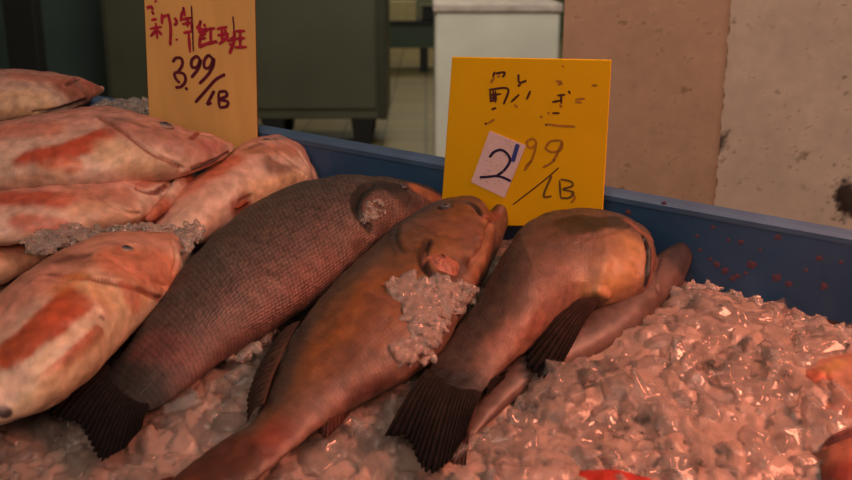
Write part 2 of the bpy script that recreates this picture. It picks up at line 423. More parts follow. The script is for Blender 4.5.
# right-hand plaster wall, running behind the tray
wd = Vector((math.cos(math.radians(-22)), math.sin(math.radians(-22)), 0)); wn = Vector((wd.y, -wd.x, 0))
wp = PW(561, 100, 1.62)
wall_px = lambda x, y: PWP(x, y, wp, wn)
def plaster(name, s0, s1, off, paint, basec, seed, rough_left=False):
    """s0,s1: metres along the wall from its free end; grid surface, thickness behind."""
    z0, z1 = 0.0, 2.9; nx = int((s1-s0)/0.0032)+2; zs = np.r_[0.0, 0.6, np.arange(0.80, 1.26, 0.0024), 2.0, 2.9]
    vs = []
    for z in zs:
        for i in range(nx):
            s = s0+(s1-s0)*i/(nx-1)
            if rough_left and i == 0: s += 0.0035*noise.noise(Vector((z*60, 3, 0)))+0.002*noise.noise(Vector((z*240, 3, 0)))
            vs.append(np.array(wp+wd*s-wn*off)[:3]*[1, 1, 0]+[0, 0, z])
    vs = np.array(vs)
    # face the camera: wn points to the viewer side or not
    n = len(zs); fs = [(j*nx+i, j*nx+i+1, (j+1)*nx+i+1, (j+1)*nx+i) for j in range(n-1) for i in range(nx-1)]
    nA = nz(vs, 6, seed); nB = nz(vs, 45, seed+2); nC = nz(vs, 160, seed+5, 2)
    col = np.array(srgb(*basec))[None]*(1+0.10*nA+0.08*nB)[:, None]
    pit = np.clip((nC*0.8+nB*0.6-0.66)*5, 0, 1)[:, None]*0.45
    col = col*(1-pit)+np.array(srgb(96, 66, 42))*pit
    for line, rad, cc, stg in paint:
        line = [line] if not hasattr(line[0], '__len__') else line
        rad = rad*1.5; D = seg_dist(vs, [np.array(wall_px(*q)) for q in line])*(1+0.5*nB+0.5*nC)
        wg = np.clip((rad*1.4-D)/(rad*0.8), 0, 1)[:, None]*stg
        col = col*(1-wg)+np.array(srgb(*cc))*wg
    # body behind
    back = wd*0+wn*0.14
    o = len(vs); bl = [vs[0]+back, vs[nx-1]+back, vs[-nx]+back, vs[-1]+back]
    allv = list(vs)+[np.array(b) for b in bl]
    fs += [(o, o+2, o+3, o+1)]
    for j in range(n-1): pass
    fs.append(tuple([j*nx for j in range(n)][::-1]+[o, o+2][:2]) if False else (0, o, o+2, (n-1)*nx))
    fs.append((nx-1, n*nx-1, o+3, o+1)); fs.append(((n-1)*nx, o+2, o+3, n*nx-1)); fs.append((0, nx-1, o+1, o))
    ob = mesh_obj(name, allv, fs, M_PAINTED)
    set_col(ob, np.vstack([np.clip(col, 0.01, 1), np.tile(srgb(*basec), (4, 1))]))
    props(ob, kind='structure'); return ob
wn = -wn if (wn.y < 0) else wn          # wn now points away from the viewer
sC = (wall_px(727, 60)-wp).dot(wd)
BR = (70, 48, 34)
plaster('wall_right', 0.0, sC+0.02, 0.0, [((648, 212), .004, BR, .5), ((622, 190), .004, BR, .6), ((684, 90), .004, (120, 80, 50), .5)],
        (214, 166, 138), 4)
plaster('wall_pier', sC, 1.1, 0.006, [
    ([(719, 134), (721, 146)], .006, (60, 44, 44), .9), ([(717, 158), (716, 185)], .0022, BR, .7),
    ([(846, 190), (852, 206)], .011, (50, 36, 34), .95), ([(838, 196), (843, 206)], .005, (60, 42, 36), .9),
    ((795, 146), .0045, BR, .8), ((802, 152), .004, BR, .7), ([(812, 137), (822, 134), (828, 142), (830, 152), (822, 158), (810, 152)], .0016, BR, .7),
    ([(838, 164), (846, 167), (852, 164)], .003, BR, .8), ([(842, 168), (841, 182)], .002, BR, .6), ([(817, 180), (815, 196), (826, 202)], .0016, BR, .5),
    ((804, 186), .003, BR, .6), ((747, 178), .004, BR, .7), ((774, 160), .002, BR, .5), ([(838, 90), (846, 92)], .003, BR, .8),
    ([(844, 74), (846, 84), (852, 90)], .002, BR, .6), ([(758, 60), (756, 68)], .002, BR, .7), ([(751, 20), (752, 26)], .002, BR, .8),
    ((731, 22), .003, BR, .6), ((773, 24), .0025, BR, .5), ([(786, 52), (790, 62)], .0015, BR, .5), ((783, 108), .003, (80, 52, 34), .7),
    ((820, 2), .0035, BR, .5), ([(826, 216), (846, 222)], .002, BR, .5), ([(815, 214), (852, 224)], .0012, BR, .5)],
    (230, 196, 176), 11, True)

# ================================================================== SHOP FURNITURE BEHIND
M_CAB = mat('dark_steel_cabinet', srgb(84, 84, 68), 0.45, metal=0.25, var=0.10, vscale=2.5)
M_CAB_SIDE = mat('cabinet_dark_edge', srgb(56, 56, 44), 0.5, metal=0.2)  # darker steel strip along the right edge of each cabinet
M_BLACK = mat('black_rubber', srgb(24, 24, 24), 0.7)
M_GREEN = mat('dark_green_steel', srgb(52, 66, 50), 0.5, var=0.1, vscale=4)
M_WHITE = mat('dull_white_steel', srgb(226, 220, 206), 0.45, metal=0.1, var=0.08, vscale=5)
M_RIMW = mat('worn_lid', srgb(196, 178, 168), 0.5, var=0.3, vscale=14)
M_BEIGE = mat('beige_carton', srgb(170, 155, 112), 0.8)

def cabinet(x0, x1, ybot, Y, label, leg_xs, depth=0.7, ztop=1.75):
    a = PW(x0, ybot, Y); b = PW(x1, ybot, Y); z0 = a.z
    root = empty('steel_cabinet', Matrix.Translation(((a.x+b.x)/2, Y+depth/2, 0))); props(root, label, 'cabinet')
    hw = (b.x-a.x)/2; d = depth/2
    box('body', -hw, hw, -d, d, z0, ztop, M_CAB, root, bevel=0.008)
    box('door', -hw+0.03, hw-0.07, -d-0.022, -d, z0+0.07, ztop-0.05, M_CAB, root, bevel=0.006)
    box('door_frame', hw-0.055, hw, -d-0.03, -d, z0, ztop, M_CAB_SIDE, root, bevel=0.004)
    for lx in leg_xs:
        lxx = PW(lx, ybot, Y).x-(a.x+b.x)/2
        for ly in (-d+0.08, d-0.08):
            L = 0.05; v = [];
            for z, s in ((0, .04), (0.02, .055), (z0, .075)):
                v += [(lxx-s, ly-s, z), (lxx+s, ly-s, z), (lxx+s, ly+s, z), (lxx-s, ly+s, z)]
            f = [(3, 2, 1, 0), (8, 9, 10, 11)]
            for k in (0, 4): f += [(k+i, k+(i+1) % 4, k+4+(i+1) % 4, k+4+i) for i in range(4)]
            mesh_obj('leg', v, f, M_BLACK, root)
    return root
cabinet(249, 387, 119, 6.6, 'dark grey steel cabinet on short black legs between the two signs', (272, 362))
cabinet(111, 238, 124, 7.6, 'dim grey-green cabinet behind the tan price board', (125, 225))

# dark upright post at far left
pa, pb = PW(9, 30, 7.4), PW(40, 30, 7.4)
po = empty('steel_post', Matrix.Translation(((pa.x+pb.x)/2, 7.4, 0))); props(po, 'black upright post at the far left behind the fish', 'post')
pw_ = (pb.x-pa.x)/2
box('shaft', -pw_, pw_, -.08, .08, 0.02, 3.2, M_BLACK, po, bevel=0.01); box('base_plate', -pw_-.05, pw_+.05, -.14, .14, 0, 0.02, M_BLACK, po)

# white freezer box
Yw = 5.7
a = PW(433, 8, Yw); b = PW(563, 8, Yw); zt = PW(500, 3, Yw).z; hw = (b.x-a.x)/2
wb_ = empty('chest_freezer', Matrix.Translation(((a.x+b.x)/2, Yw+.35, 0))); props(wb_, 'dull white metal chest behind the orange price sign', 'freezer')
box('body', -hw+.012, hw-.012, -.35, .35, .06, zt-.05, M_WHITE, wb_, bevel=0.015)
box('lid', -hw, hw, -.37, .36, zt-.05, zt, M_RIMW, wb_, bevel=0.012)
for sx in (-1, 1):
    for sy in (-.28, .28): box('foot', sx*(hw-.1)-.03, sx*(hw-.1)+.03, sy-.03, sy+.03, 0, .06, M_BLACK, wb_)

# far work table seen in the gap
Yt = 11.0
a = PW(372, 40, Yt); b = PW(440, 40, Yt); z1 = PW(400, 24, Yt).z; z0 = PW(400, 48, Yt).z
tb = empty('work_table', Matrix.Translation(((a.x+b.x)/2, Yt+.3, 0))); props(tb, 'dark green work table far back in the shop between cabinet and chest', 'table')
hw = (b.x-a.x)/2
box('apron', -hw, hw, -.28, .28, z0, z1, M_GREEN, tb); box('tabletop', -hw-.03, hw+.03, -.32, .32, z1, z1+.03, M_BLACK, tb)
for sx in (-1, 1):
    lx = (PW(424, 60, Yt).x-(a.x+b.x)/2) if sx > 0 else -hw+.05
    for sy in (-.25, .25): box('leg', lx-.045, lx+.045, sy-.03, sy+.03, 0, z0, M_BLACK, tb)
ztt = z1+.03
c1 = PW(404, 10, Yt+.2); ct_ = box('carton', c1.x-.22, c1.x+.13, Yt+.1, Yt+.4, ztt, ztt+.2, M_BEIGE); props(ct_, 'beige carton on the far dark green table', 'carton')
c2 = PW(425, 10, Yt+.1); mc = empty('weighing_scale', Matrix.Translation((c2.x+.08, Yt+.2, ztt))); props(mc, 'black weighing scale on the far table beside the beige carton', 'scale')
box('body', -.11, .11, -.1, .1, 0, .14, M_BLACK, mc, bevel=.01); box('pan', -.14, .14, -.13, .13, .15, .165, M_CAB, mc); box('stem', -.02, .02, -.02, .02, .13, .16, M_BLACK, mc)

# ================================================================== TRAY
RZ = 0.05
R1 = PT(852, 230, RZ); R0 = PT(95, 95, RZ)
rd = (R1-R0); rd.z = 0; rd.normalize(); rn = Vector((rd.y, -rd.x, 0))       # rn: towards the viewer
if rn.y > 0: rn = -rn
TX = Matrix((( rd.x, rn.x, 0, R1.x), (rd.y, rn.y, 0, R1.y), (0, 0, 1, 0), (0, 0, 0, 1)))   # tray rect coords (s along, w across, z)
S0, S1, W1, ZB = -1.10, 0.22, 0.64, -0.11
tray = empty('fish_tray', T @ TX @ Matrix.Translation(((S0+S1)/2, W1/2, ZB))); props(tray, 'blue plastic display tray holding ice and fish', 'tray')
def tv(s, w_, z): return (s-(S0+S1)/2, -(w_-W1/2) if False else (w_-W1/2), z-ZB)
def tray_body():
    th = 0.012; v = []; f = []
    outer = [(S0, 0), (S1, 0), (S1, W1), (S0, W1)]; inn = [(S0+th, th), (S1-th, th), (S1-th, W1-th), (S0+th, W1-th)]
    for z in (ZB, RZ-.004):
        for s, w_ in outer: v.append(tv(s, w_, z))
    for z in (ZB+th, RZ-.004):
        for s, w_ in inn: v.append(tv(s, w_, z))
    f.append((0, 1, 2, 3)); f.append((8, 11, 10, 9))
    for i in range(4):
        j = (i+1) % 4
        f += [(i, 4+i, 4+j, j), (8+i, 8+j, 12+j, 12+i), (4+i, 12+i, 12+j, 4+j)]
    return v, f
v, f = tray_body(); tbd = mesh_obj('tray_body', v, f, M_BLUE, tray)
def rim_mesh():
    v = []; f = []
    o1, i1 = -0.003, 0.0135
    prof = [(o1, RZ-.02), (o1, RZ-.003), (o1+.003, RZ), (i1-.003, RZ), (i1, RZ-.003), (i1, RZ-.008), (0.004, RZ-.008), (-0.004, RZ-.020)]
    K = len(prof)
    corners = [(S0, 0, 1, 1), (S1, 0, -1, 1), (S1, W1, -1, -1), (S0, W1, 1, -1)]
    for s, w_, a_, b_ in corners:
        for o_, z in prof: v.append(tv(s+a_*o_, w_+b_*o_, z))
    for c_ in range(4):
        d_ = (c_+1) % 4
        for k in range(K): f.append((c_*K+k, d_*K+k, d_*K+(k+1) % K, c_*K+(k+1) % K))
    return v, f
v, f = rim_mesh(); mesh_obj('rim', v, f, M_BLUE_RIM, tray)
# dried spots on the inner face
vs = []; fs = []
rr = random.Random(3)
spots = [(628, 212, 3), (741, 242, 2.6), (752, 264, 4), (710, 259, 2), (717, 264, 2.8), (725, 271, 3.2), (737, 276, 2.6), (733, 279, 3), (777, 277, 4), (789, 284, 3), (819, 258, 3), (824, 286, 3.4), (713, 227, 2.2), (778, 237, 3),
         (664, 203, 2), (746, 273, 2), (760, 250, 1.5), (700, 250, 1.8), (806, 270, 1.6), (841, 262, 2), (690, 214, 2), (697, 236, 1.8), (640, 205, 1.6), (728, 240, 1.8)]
fn = Vector((rn.x, rn.y, 0)); fp = R1+rn*0.0125
for x, y, r in spots:
    p = PP(x, y, fp, fn); k0 = len(vs); K = 11
    loc = TX.inverted() @ p; r = r*0.00085*1.4
    vs.append(tv(loc.x, loc.y+.0006, loc.z))
    for q in range(K):
        a_ = 2*math.pi*q/K; rq = r*rr.uniform(.65, 1.15)
        vs.append(tv(loc.x+rq*math.cos(a_), loc.y+.0001, loc.z+rq*math.sin(a_)))
    for q in range(K): fs.append((k0, k0+1+q, k0+1+(q+1) % K))
mesh_obj('stain', vs, fs, M_SPOT, tray)

# table under the tray
tw = T @ TX
cen = tw @ Vector(((S0+S1)/2, W1/2, ZB))
tdir = math.atan2(rd.y, rd.x)
stand = empty('display_stand', Matrix.Translation((cen.x, cen.y, 0)) @ Matrix.Rotation(tdir, 4, 'Z')); props(stand, 'dark steel stand carrying the blue fish tray', 'stand')
inv = stand.matrix_world.inverted() @ tw
tops = [inv @ Vector((s, w_, ZB-.001)) for s, w_ in ((S0+.03, .03), (S1-.03, .03), (S1-.03, W1-.03), (S0+.03, W1-.03))]
v = [tuple(q) for q in tops]+[(q.x, q.y, q.z-.03) for q in tops]
mesh_obj('shelf', v, [(0, 1, 2, 3), (7, 6, 5, 4)]+[(i, 4+i, 4+(i+1) % 4, (i+1) % 4) for i in range(4)], M_CAB, stand)
cx_, cy_ = sum(q.x for q in tops)/4, sum(q.y for q in tops)/4
for q in tops:
    qx, qy = cx_+(q.x-cx_)*.95, cy_+(q.y-cy_)*.92
    zz_ = q.z-.035
    box('leg', qx-.02, qx+.02, qy-.02, qy+.02, 0, zz_, M_CAB, stand)

# ================================================================== ICE
FINPOLYS = []
def inpoly(x, y, poly):
    c_ = False; n = len(poly); j = n-1
    for i in range(n):
        xi, yi = poly[i]; xj, yj = poly[j]
        if (yi > y) != (yj > y) and x < (xj-xi)*(y-yi)/(yj-yi)+xi: c_ = not c_
        j = i
    return c_
FINPOLYS += [[(105, 365), (150, 402), (134, 426), (114, 442), (98, 450), (84, 426), (50, 408)],
             [(420, 368), (485, 385), (464, 440), (435, 478), (418, 472), (400, 442), (382, 440)],
             [(592, 290), (604, 300), (572, 350), (558, 378), (540, 382), (522, 368), (522, 345)],
             [(165, 480), (225, 500), (270, 480), (300, 440), (250, 420)],
             [(470, 400), (570, 325), (690, 240), (695, 262), (668, 305), (622, 348), (560, 374), (512, 402), (490, 424), (455, 446)]]
mounds = [  # (px, py, radius m, height)
    (700, 312, .05, .014), (745, 330, .06, .012), (600, 400, .05, .010), (560, 410, .03, .008), (660, 350, .045, .012),
    (825, 345, .05, .012), (180, 410, .05, .006), (760, 400, .08, .010)]
MD = [(np.array(PT(x, y, -.01))[:2], r, h) for x, y, r, h in mounds]
TXn = np.array(TX)
def icez(x, y, s, w_):
    z = -0.008 + 0.006*noise.noise(Vector((x*14, y*14, 0))) + 0.004*noise.noise(Vector((x*34, y*34, 5)))
    k = max(0, min(1, (s+0.26)/0.18)); z -= 0.020*k*max(0, min(1, (0.16-w_)/0.14))
    z -= 0.012*max(0, min(1, (0.08-w_)/0.06))
    for c_, r, h in MD:
        d = ((x-c_[0])**2+(y-c_[1])**2)/(r*r)
        if d < 4: z += h*math.exp(-d*1.3)
    return z
du = 0.0026
ns = int((S1-S0-.026)/du); nw = int((W1-.026)/du)
vs = []
for j in range(nw):
    w_ = .013+j*(W1-.026)/(nw-1)
    for i in range(ns):
        s = S0+.013+i*(S1-S0-.026)/(ns-1)
        x = TXn[0, 0]*s+TXn[0, 1]*w_+TXn[0, 3]; y = TXn[1, 0]*s+TXn[1, 1]*w_+TXn[1, 3]
        z = icez(x, y, s, w_)
        if -.62 < s < .13 and w_ < .6:
            d, pts = noise.voronoi(Vector((x*46+2*noise.noise(Vector((x*20, y*20, 1))), y*46, 0)))
            cid = noise.noise(Vector((pts[0].x*3.3, pts[0].y*3.3, 7)))
            cid2 = noise.noise(Vector((pts[0].x*5.1, pts[0].y*2.3, 17)))
            z += 0.0095*cid + (x*46-pts[0].x)*0.005*cid2 + (y*46-pts[0].y)*0.005*cid
            d, pts = noise.voronoi(Vector((x*120, y*120, 3)))
            z += 0.0042*noise.noise(Vector((pts[0].x*3.3, pts[0].y*3.3, 7)))
        vs.append((s, w_, z))
fs = [(j*ns+i, (j+1)*ns+i, (j+1)*ns+i+1, j*ns+i+1) for j in range(nw-1) for i in range(ns-1)]
# closed underside
o = len(vs)
vs += [(S0+.013, .013, ZB+.013), (S1-.013, .013, ZB+.013), (S0+.013, W1-.013, ZB+.013), (S1-.013, W1-.013, ZB+.013)]
fs += [(o, o+1, o+3, o+2), (0, ns-1, o+1, o), ((nw-1)*ns, o+2, o+3, nw*ns-1), (0, o, o+2, (nw-1)*ns), (ns-1, nw*ns-1, o+3, o+1)]
bed = mesh_obj('crushed_ice', vs, fs, M_ICE, mat_world=T @ TX, smooth=True)
props(bed, 'bed of packed crushed ice filling the blue tray', 'ice', kind='stuff')

def chip_geo(c_, r, rr):
    """one angular splinter: a squashed, cut hexagonal lump"""
    q = Matrix.Rotation(rr.uniform(0, 6.28), 3, 'Z') @ Matrix.Rotation(rr.uniform(-.9, .9), 3, 'X') @ Matrix.Rotation(rr.uniform(-.9, .9), 3, 'Y')
    sx, sy, sz = rr.uniform(.9, 1.7), rr.uniform(.6, 1.1), rr.uniform(.25, .55)
    v = []
    n = rr.choice((4, 5, 6))
    for lv, sc in ((-1, .75), (0.1, 1.0), (1, .6)):
        for i in range(n):
            a_ = 2*math.pi*(i+rr.uniform(-.25, .25))/n; k = sc*rr.uniform(.75, 1.15)
            v.append(Vector(c_)+q @ Vector((r*sx*k*math.cos(a_), r*sy*k*math.sin(a_), r*sz*(lv+rr.uniform(-.2, .2)))))
    f = [tuple(range(n))[::-1], tuple(range(2*n, 3*n))]
    for L in (0, n): f += [(L+i, L+(i+1) % n, L+n+(i+1) % n, L+n+i) for i in range(n)]
    return v, f
rr = random.Random(11)
vs = []; fs = []; cnt = 0
while cnt < 3600:
    s, w_ = rr.uniform(-.62, .12), rr.uniform(.02, .6)
    x = TXn[0, 0]*s+TXn[0, 1]*w_+TXn[0, 3]; y = TXn[1, 0]*s+TXn[1, 1]*w_+TXn[1, 3]
    z = icez(x, y, s, w_)
    p = proj(np.array([x, y, z]))
    cnt += 1
    if not (-60 < p[0] < 900 and 0 < p[1] < 540): continue
    if any(inpoly(p[0], p[1], q) for q in FINPOLYS): continue
    r = rr.choice((.004, .006, .008, .010, .013, .016)) * rr.uniform(.8, 1.2)
    v, f = chip_geo((x, y, z+rr.uniform(-.5, .05)*r), r, rr); k = len(vs); vs += v; fs += [tuple(k+q for q in g) for g in f]
chips = mesh_obj('ice_chips', vs, fs, M_CHIP, mat_world=T)
rmd = chips.modifiers.new('melt', 'REMESH'); rmd.mode = 'VOXEL'; rmd.voxel_size = 0.0016; rmd.use_smooth_shade = True
props(chips, 'loose splinters of ice strewn over the packed ice bed', 'ice', kind='stuff')

def clump(label, poly, z, n, seed, rmin=.003, rmax=.007, on=None, thick=.004):
    """slush lying in the outline poly, on the skin of the fish named by on, else at height z"""
    rr = random.Random(seed); xs = [q[0] for q in poly]; ys = [q[1] for q in poly]; spots = []
    while len(spots) < n:
        q = (rr.uniform(min(xs), max(xs)), rr.uniform(min(ys), max(ys)))
        if inpoly(q[0], q[1], poly): spots.append(q)
    if on:
        Pf, pxf, fc = [v for k, v in FISH.items() if on in k][0]; Pf = Pf[fc]; pxf = pxf[fc]
        pos = [Pf[int(np.argmin(((pxf-np.array(q))**2).sum(1)))] for q in spots]
    else: pos = [np.array(PT(q[0], q[1], z)) for q in spots]
    c0 = np.array([np.mean([p[0] for p in pos]), np.mean([p[1] for p in pos]), min(p[2] for p in pos)]); vs = []; fs = []
    for p in pos:
        v, f = chip_geo(np.array(p)+np.array([0, 0, rr.uniform(-thick*.5, thick)])-c0, rr.uniform(rmin, rmax), rr); k = len(vs); vs += v; fs += [tuple(k+g for g in h_) for h_ in f]
    o = mesh_obj('ice_clump', vs, fs, M_CHIP2, mat_world=T @ Matrix.Translation(c0)); props(o, label, 'ice', kind='stuff')
    r_ = o.modifiers.new('melt', 'REMESH'); r_.mode = 'VOXEL'; r_.voxel_size = 0.0011; r_.use_smooth_shade = True
    return o
M_CHIP2 = ice_mat('slush', (0.72, 0.60, 0.54), 0.78, 0.12, 0.25)


# ================================================================== FISH
DG = 'dark fish laid on the ice'
fish('dark_fish', 'dark grey-brown scaly fish with black tail, left of the three whole dark fish', 'fish', DG,
     [(440, 193, 441, 206), (428, 186, 430, 216), (405, 180, 412, 230), (375, 177, 392, 243), (340, 177, 370, 260), (300, 184, 345, 282), (262, 199, 318, 302),
      (230, 219, 290, 320), (200, 246, 262, 337), (175, 276, 235, 352), (155, 304, 212, 369), (135, 334, 187, 388), (118, 358, 168, 402), (104, 374, 152, 410)],
     -.004, 0.50, M_DARK, ((62, 56, 50), (80, 64, 58), (106, 76, 68)), dict(seed=2, tone=.80, tmax=.065,
     relief=[([(372, 186), (358, 196), (356, 214), (372, 234)], .004, -.004), ([(400, 186), (412, 196), (408, 205)], .004, -.001), ([(380, 195), (395, 200)], .008, .002)],
     paint=[([(104, 370), (146, 404)], .026, (26, 22, 21), .95, .8), ([(150, 310), (125, 350)], .014, (44, 38, 36), .7, 1.0), ([(382, 184), (398, 192), (410, 200)], .012, (44, 32, 26), .8, .5, 1), ([(416, 188), (428, 194), (438, 202)], .009, (176, 104, 66), .95, .4, 1),  # left-edge stroke: dark skin plus shade beside the front rockfish, painted in
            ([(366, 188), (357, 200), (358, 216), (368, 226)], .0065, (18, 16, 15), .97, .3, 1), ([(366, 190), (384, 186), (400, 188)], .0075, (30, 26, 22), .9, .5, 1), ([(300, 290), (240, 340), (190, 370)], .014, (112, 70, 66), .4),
            ([(150, 345), (175, 350)], .015, (110, 50, 48), .5), ([(330, 262), (300, 285)], .014, (125, 75, 65), .5), ([(180, 262), (215, 232)], .009, (50, 46, 42), .7)],
     eyes=[((404, 187), (416, 189), .004, M_HOLE)],
     fins=[('tail_fin', [(102, 362), (152, 402)], [(30, 410), (52, 418), (76, 424), (84, 434), (92, 452), (100, 464), (124, 450), (142, 428)], .014, .012, 22, (30, 26, 25), (14, 13, 13), dict(jag=.06, seed=4)),
           ('pelvic_fin', [(262, 325), (250, 332)], [(222, 330), (214, 348), (222, 366), (236, 356)], .018, .006, 8, (60, 42, 38), (30, 24, 24), dict(jag=.1, seed=5)),
           ('dorsal_fin', [(128, 318), (158, 285), (196, 240)], [(108, 330), (136, 290), (180, 240)], .03, .022, 16, (44, 36, 33), (30, 26, 25), dict(jag=.12, seed=6))]))

fish('brown_fish', 'orange-brown fish with jutting lower jaw and ice in its gills, in the middle', 'fish', DG,
     [(510, 206, 512, 218), (499, 204, 506, 232), (485, 213, 502, 245), (471, 201, 498, 258), (447, 202, 491, 275), (417, 212, 479, 295), (387, 234, 463, 322), (357, 260, 443, 350),
      (327, 290, 415, 372), (303, 320, 388, 386), (285, 350, 362, 399), (271, 380, 338, 413), (262, 404, 318, 427), (250, 424, 298, 444), (225, 440, 275, 464), (200, 458, 250, 484), (170, 480, 226, 504)],
     -.004, 0.50, M_BROWN, ((84, 66, 54), (122, 78, 46), (128, 92, 78)), dict(seed=5, tone=.64, tmax=.062, scaly=.45,
     relief=[([(464, 203), (474, 209), (482, 219), (492, 223)], .0042, -.005), ([(500, 208), (508, 212)], .006, .003), ([(428, 244), (422, 256), (425, 272), (436, 280)], .005, -.006),
             ([(400, 222), (396, 240), (404, 256)], .004, -.0025),
             ([(480, 240), (482, 262), (470, 285)], .006, .0015), ([(500, 210), (508, 208), (511, 216)], .006, .0035), ([(488, 226), (480, 250), (466, 268)], .0045, -.0035), ([(415, 232), (450, 238), (480, 242)], .003, -.0015)],
     paint=[([(300, 330), (270, 400)], .012, (70, 56, 48), .8), ([(330, 290), (390, 236)], .012, (82, 66, 54), .7), ([(340, 350), (370, 310), (390, 290)], .028, (140, 78, 32), .6),
            ([(280, 430), (265, 445)], .012, (126, 56, 42), .8), ([(300, 420), (360, 385)], .013, (140, 92, 78), .5), ([(235, 455), (180, 490)], .02, (74, 36, 24), .9),
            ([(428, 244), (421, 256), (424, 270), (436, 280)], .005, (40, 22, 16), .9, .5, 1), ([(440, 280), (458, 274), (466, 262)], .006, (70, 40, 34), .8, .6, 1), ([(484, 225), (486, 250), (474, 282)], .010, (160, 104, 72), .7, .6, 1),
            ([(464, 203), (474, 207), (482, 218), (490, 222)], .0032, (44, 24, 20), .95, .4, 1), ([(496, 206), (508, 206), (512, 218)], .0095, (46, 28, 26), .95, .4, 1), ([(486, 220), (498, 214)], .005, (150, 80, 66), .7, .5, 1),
            ([(425, 222), (470, 228)], .014, (120, 74, 54), .6, .5, .8), ([(396, 224), (392, 236), (398, 250)], .004, (52, 38, 30), .8, .5, 1), ([(412, 222), (440, 236), (478, 240)], .0022, (84, 54, 42), .7, .7), ([(404, 240), (430, 232), (462, 226)], .002, (92, 60, 46), .6, .7), ([(416, 212), (440, 203), (462, 202)], .008, (84, 68, 60), .8, .7), ([(350, 275), (345, 300), (320, 340)], .004, (96, 66, 46), .5, .9), ([(375, 268), (372, 290), (350, 330)], .004, (140, 88, 54), .5, .9), ([(385, 300), (378, 330), (350, 370)], .012, (122, 80, 62), .6, .9), ([(350, 400), (390, 380)], .006, (96, 54, 48), .7, .7), ([(478, 226), (470, 244)], .010, (112, 72, 58), .6, .8)],
     eyes=[((446, 207), (460, 206), .0056, M_HOLE)],
     fins=[('dorsal_fin', [(300, 322), (285, 348), (272, 378), (264, 404)], [(268, 350), (254, 375), (246, 400), (246, 424)], .030, .012, 14, (72, 52, 44), (52, 38, 34), dict(jag=.12, seed=9)),
           ('anal_fin', [(352, 398), (325, 415)], [(350, 414), (338, 428), (326, 440), (318, 434)], .018, .006, 8, (96, 58, 44), (70, 42, 36), dict(jag=.12, seed=10)),
           ('tail_fin', [(172, 478), (226, 502)], [(110, 512), (120, 540), (150, 560), (180, 555)], .012, .010, 16, (74, 38, 28), (56, 30, 26), dict(jag=.08, seed=11))],
     ridges=[('gill_flesh', [(430, 248), (436, 260), (446, 266), (458, 262)], [.006, .014, .016, .009], M_FLESH, -.0045)]))

fish('brown_fish', 'plump brown fish with pale head and black pectoral fin, in front of the orange sign', 'fish', DG,
     [(651, 244, 655, 276), (645, 230, 649, 292), (628, 218, 628, 303), (600, 210, 602, 310), (570, 208, 580, 311), (541, 214, 564, 320), (517, 228, 549, 333),
      (500, 252, 536, 346), (485, 280, 521, 358), (470, 308, 506, 369), (452, 335, 494, 379), (437, 358, 485, 390), (425, 376, 478, 400)],
     -.004, 0.52, M_BROWN, ((84, 66, 54), (100, 74, 62), (146, 102, 86)), dict(seed=8, tone=.58, tmax=.066, scaly=.8, cap=.55,
     relief=[([(643, 240), (646, 258), (643, 284)], .0035, -.005), ([(628, 226), (600, 236), (580, 240)], .003, -.002), ([(598, 292), (606, 296)], .004, .003), ([(650, 240), (654, 262)], .004, .002)],
     paint=[([(630, 248), (622, 270), (604, 288)], .019, (176, 126, 76), .9, .9, 1), ([(612, 245), (575, 258)], .014, (130, 92, 70), .5, 1.0, .7), ([(572, 224), (586, 224)], .0165, (50, 40, 26), .94, .2, .8), ([(586, 222), (606, 222), (622, 222)], .0105, (50, 40, 26), .94, .2, .8),
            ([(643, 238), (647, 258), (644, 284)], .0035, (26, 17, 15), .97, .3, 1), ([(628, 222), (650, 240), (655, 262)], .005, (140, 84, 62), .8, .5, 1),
            ([(436, 376), (478, 392)], .018, (34, 26, 25), .95, .9), ([(505, 265), (485, 300), (460, 345)], .012, (64, 48, 44), .8, 1.0), ([(515, 300), (540, 255), (560, 235)], .018, (84, 60, 50), .6, 1.0), ([(500, 340), (540, 322)], .010, (158, 96, 78), .5),
            ([(604, 292), (610, 298)], .005, (190, 130, 90), .7, .5, 1), ([(508, 240), (500, 265)], .010, (52, 36, 30), .6)],
     fins=[('pectoral_fin', [(590, 290), (600, 301)], [(524, 346), (524, 366), (532, 376), (543, 380), (558, 372), (572, 345)], .028, .012, 12, (50, 34, 30), (13, 11, 11), dict(jag=.05, seed=14)),
           ('tail_fin', [(427, 370), (482, 394)], [(384, 438), (402, 438), (410, 446), (416, 462), (424, 474), (434, 477), (450, 462), (466, 436)], .016, .010, 18, (34, 27, 25), (13, 11, 11), dict(jag=.06, seed=15)),
           ('anal_fin', [(508, 370), (490, 382)], [(505, 378), (496, 386), (486, 396), (484, 392)], .016, .008, 6, (44, 32, 30), (30, 24, 24), dict(jag=.1, seed=16))]))

fish('grey_fish', 'smooth dark grey fish half buried in ice behind the black pectoral fin', 'fish', DG,
     [(690, 240, 692, 262), (677, 242, 682, 286), (655, 255, 662, 308), (630, 278, 636, 334), (600, 300, 602, 354), (570, 320, 568, 370), (540, 340, 536, 386), (515, 358, 512, 402), (490, 382, 488, 424), (470, 408, 466, 444)],
     -.014, 0.45, M_BROWN, ((70, 60, 58), (92, 72, 66), (104, 78, 70)), dict(seed=12, tone=.6, tmax=.05, scaly=0.0, lump=.0004, N=140,
     relief=[([(660, 258), (654, 278), (660, 298)], .003, -.0015)], paint=[([(685, 245), (680, 262)], .012, (58, 52, 54), .8)],
     fins=[('tail_fin', [(486, 396), (470, 430)], [(440, 450), (446, 470), (465, 478)], -.002, -.008, 8, (80, 56, 50), (66, 48, 44), dict(jag=.06, seed=18))]))

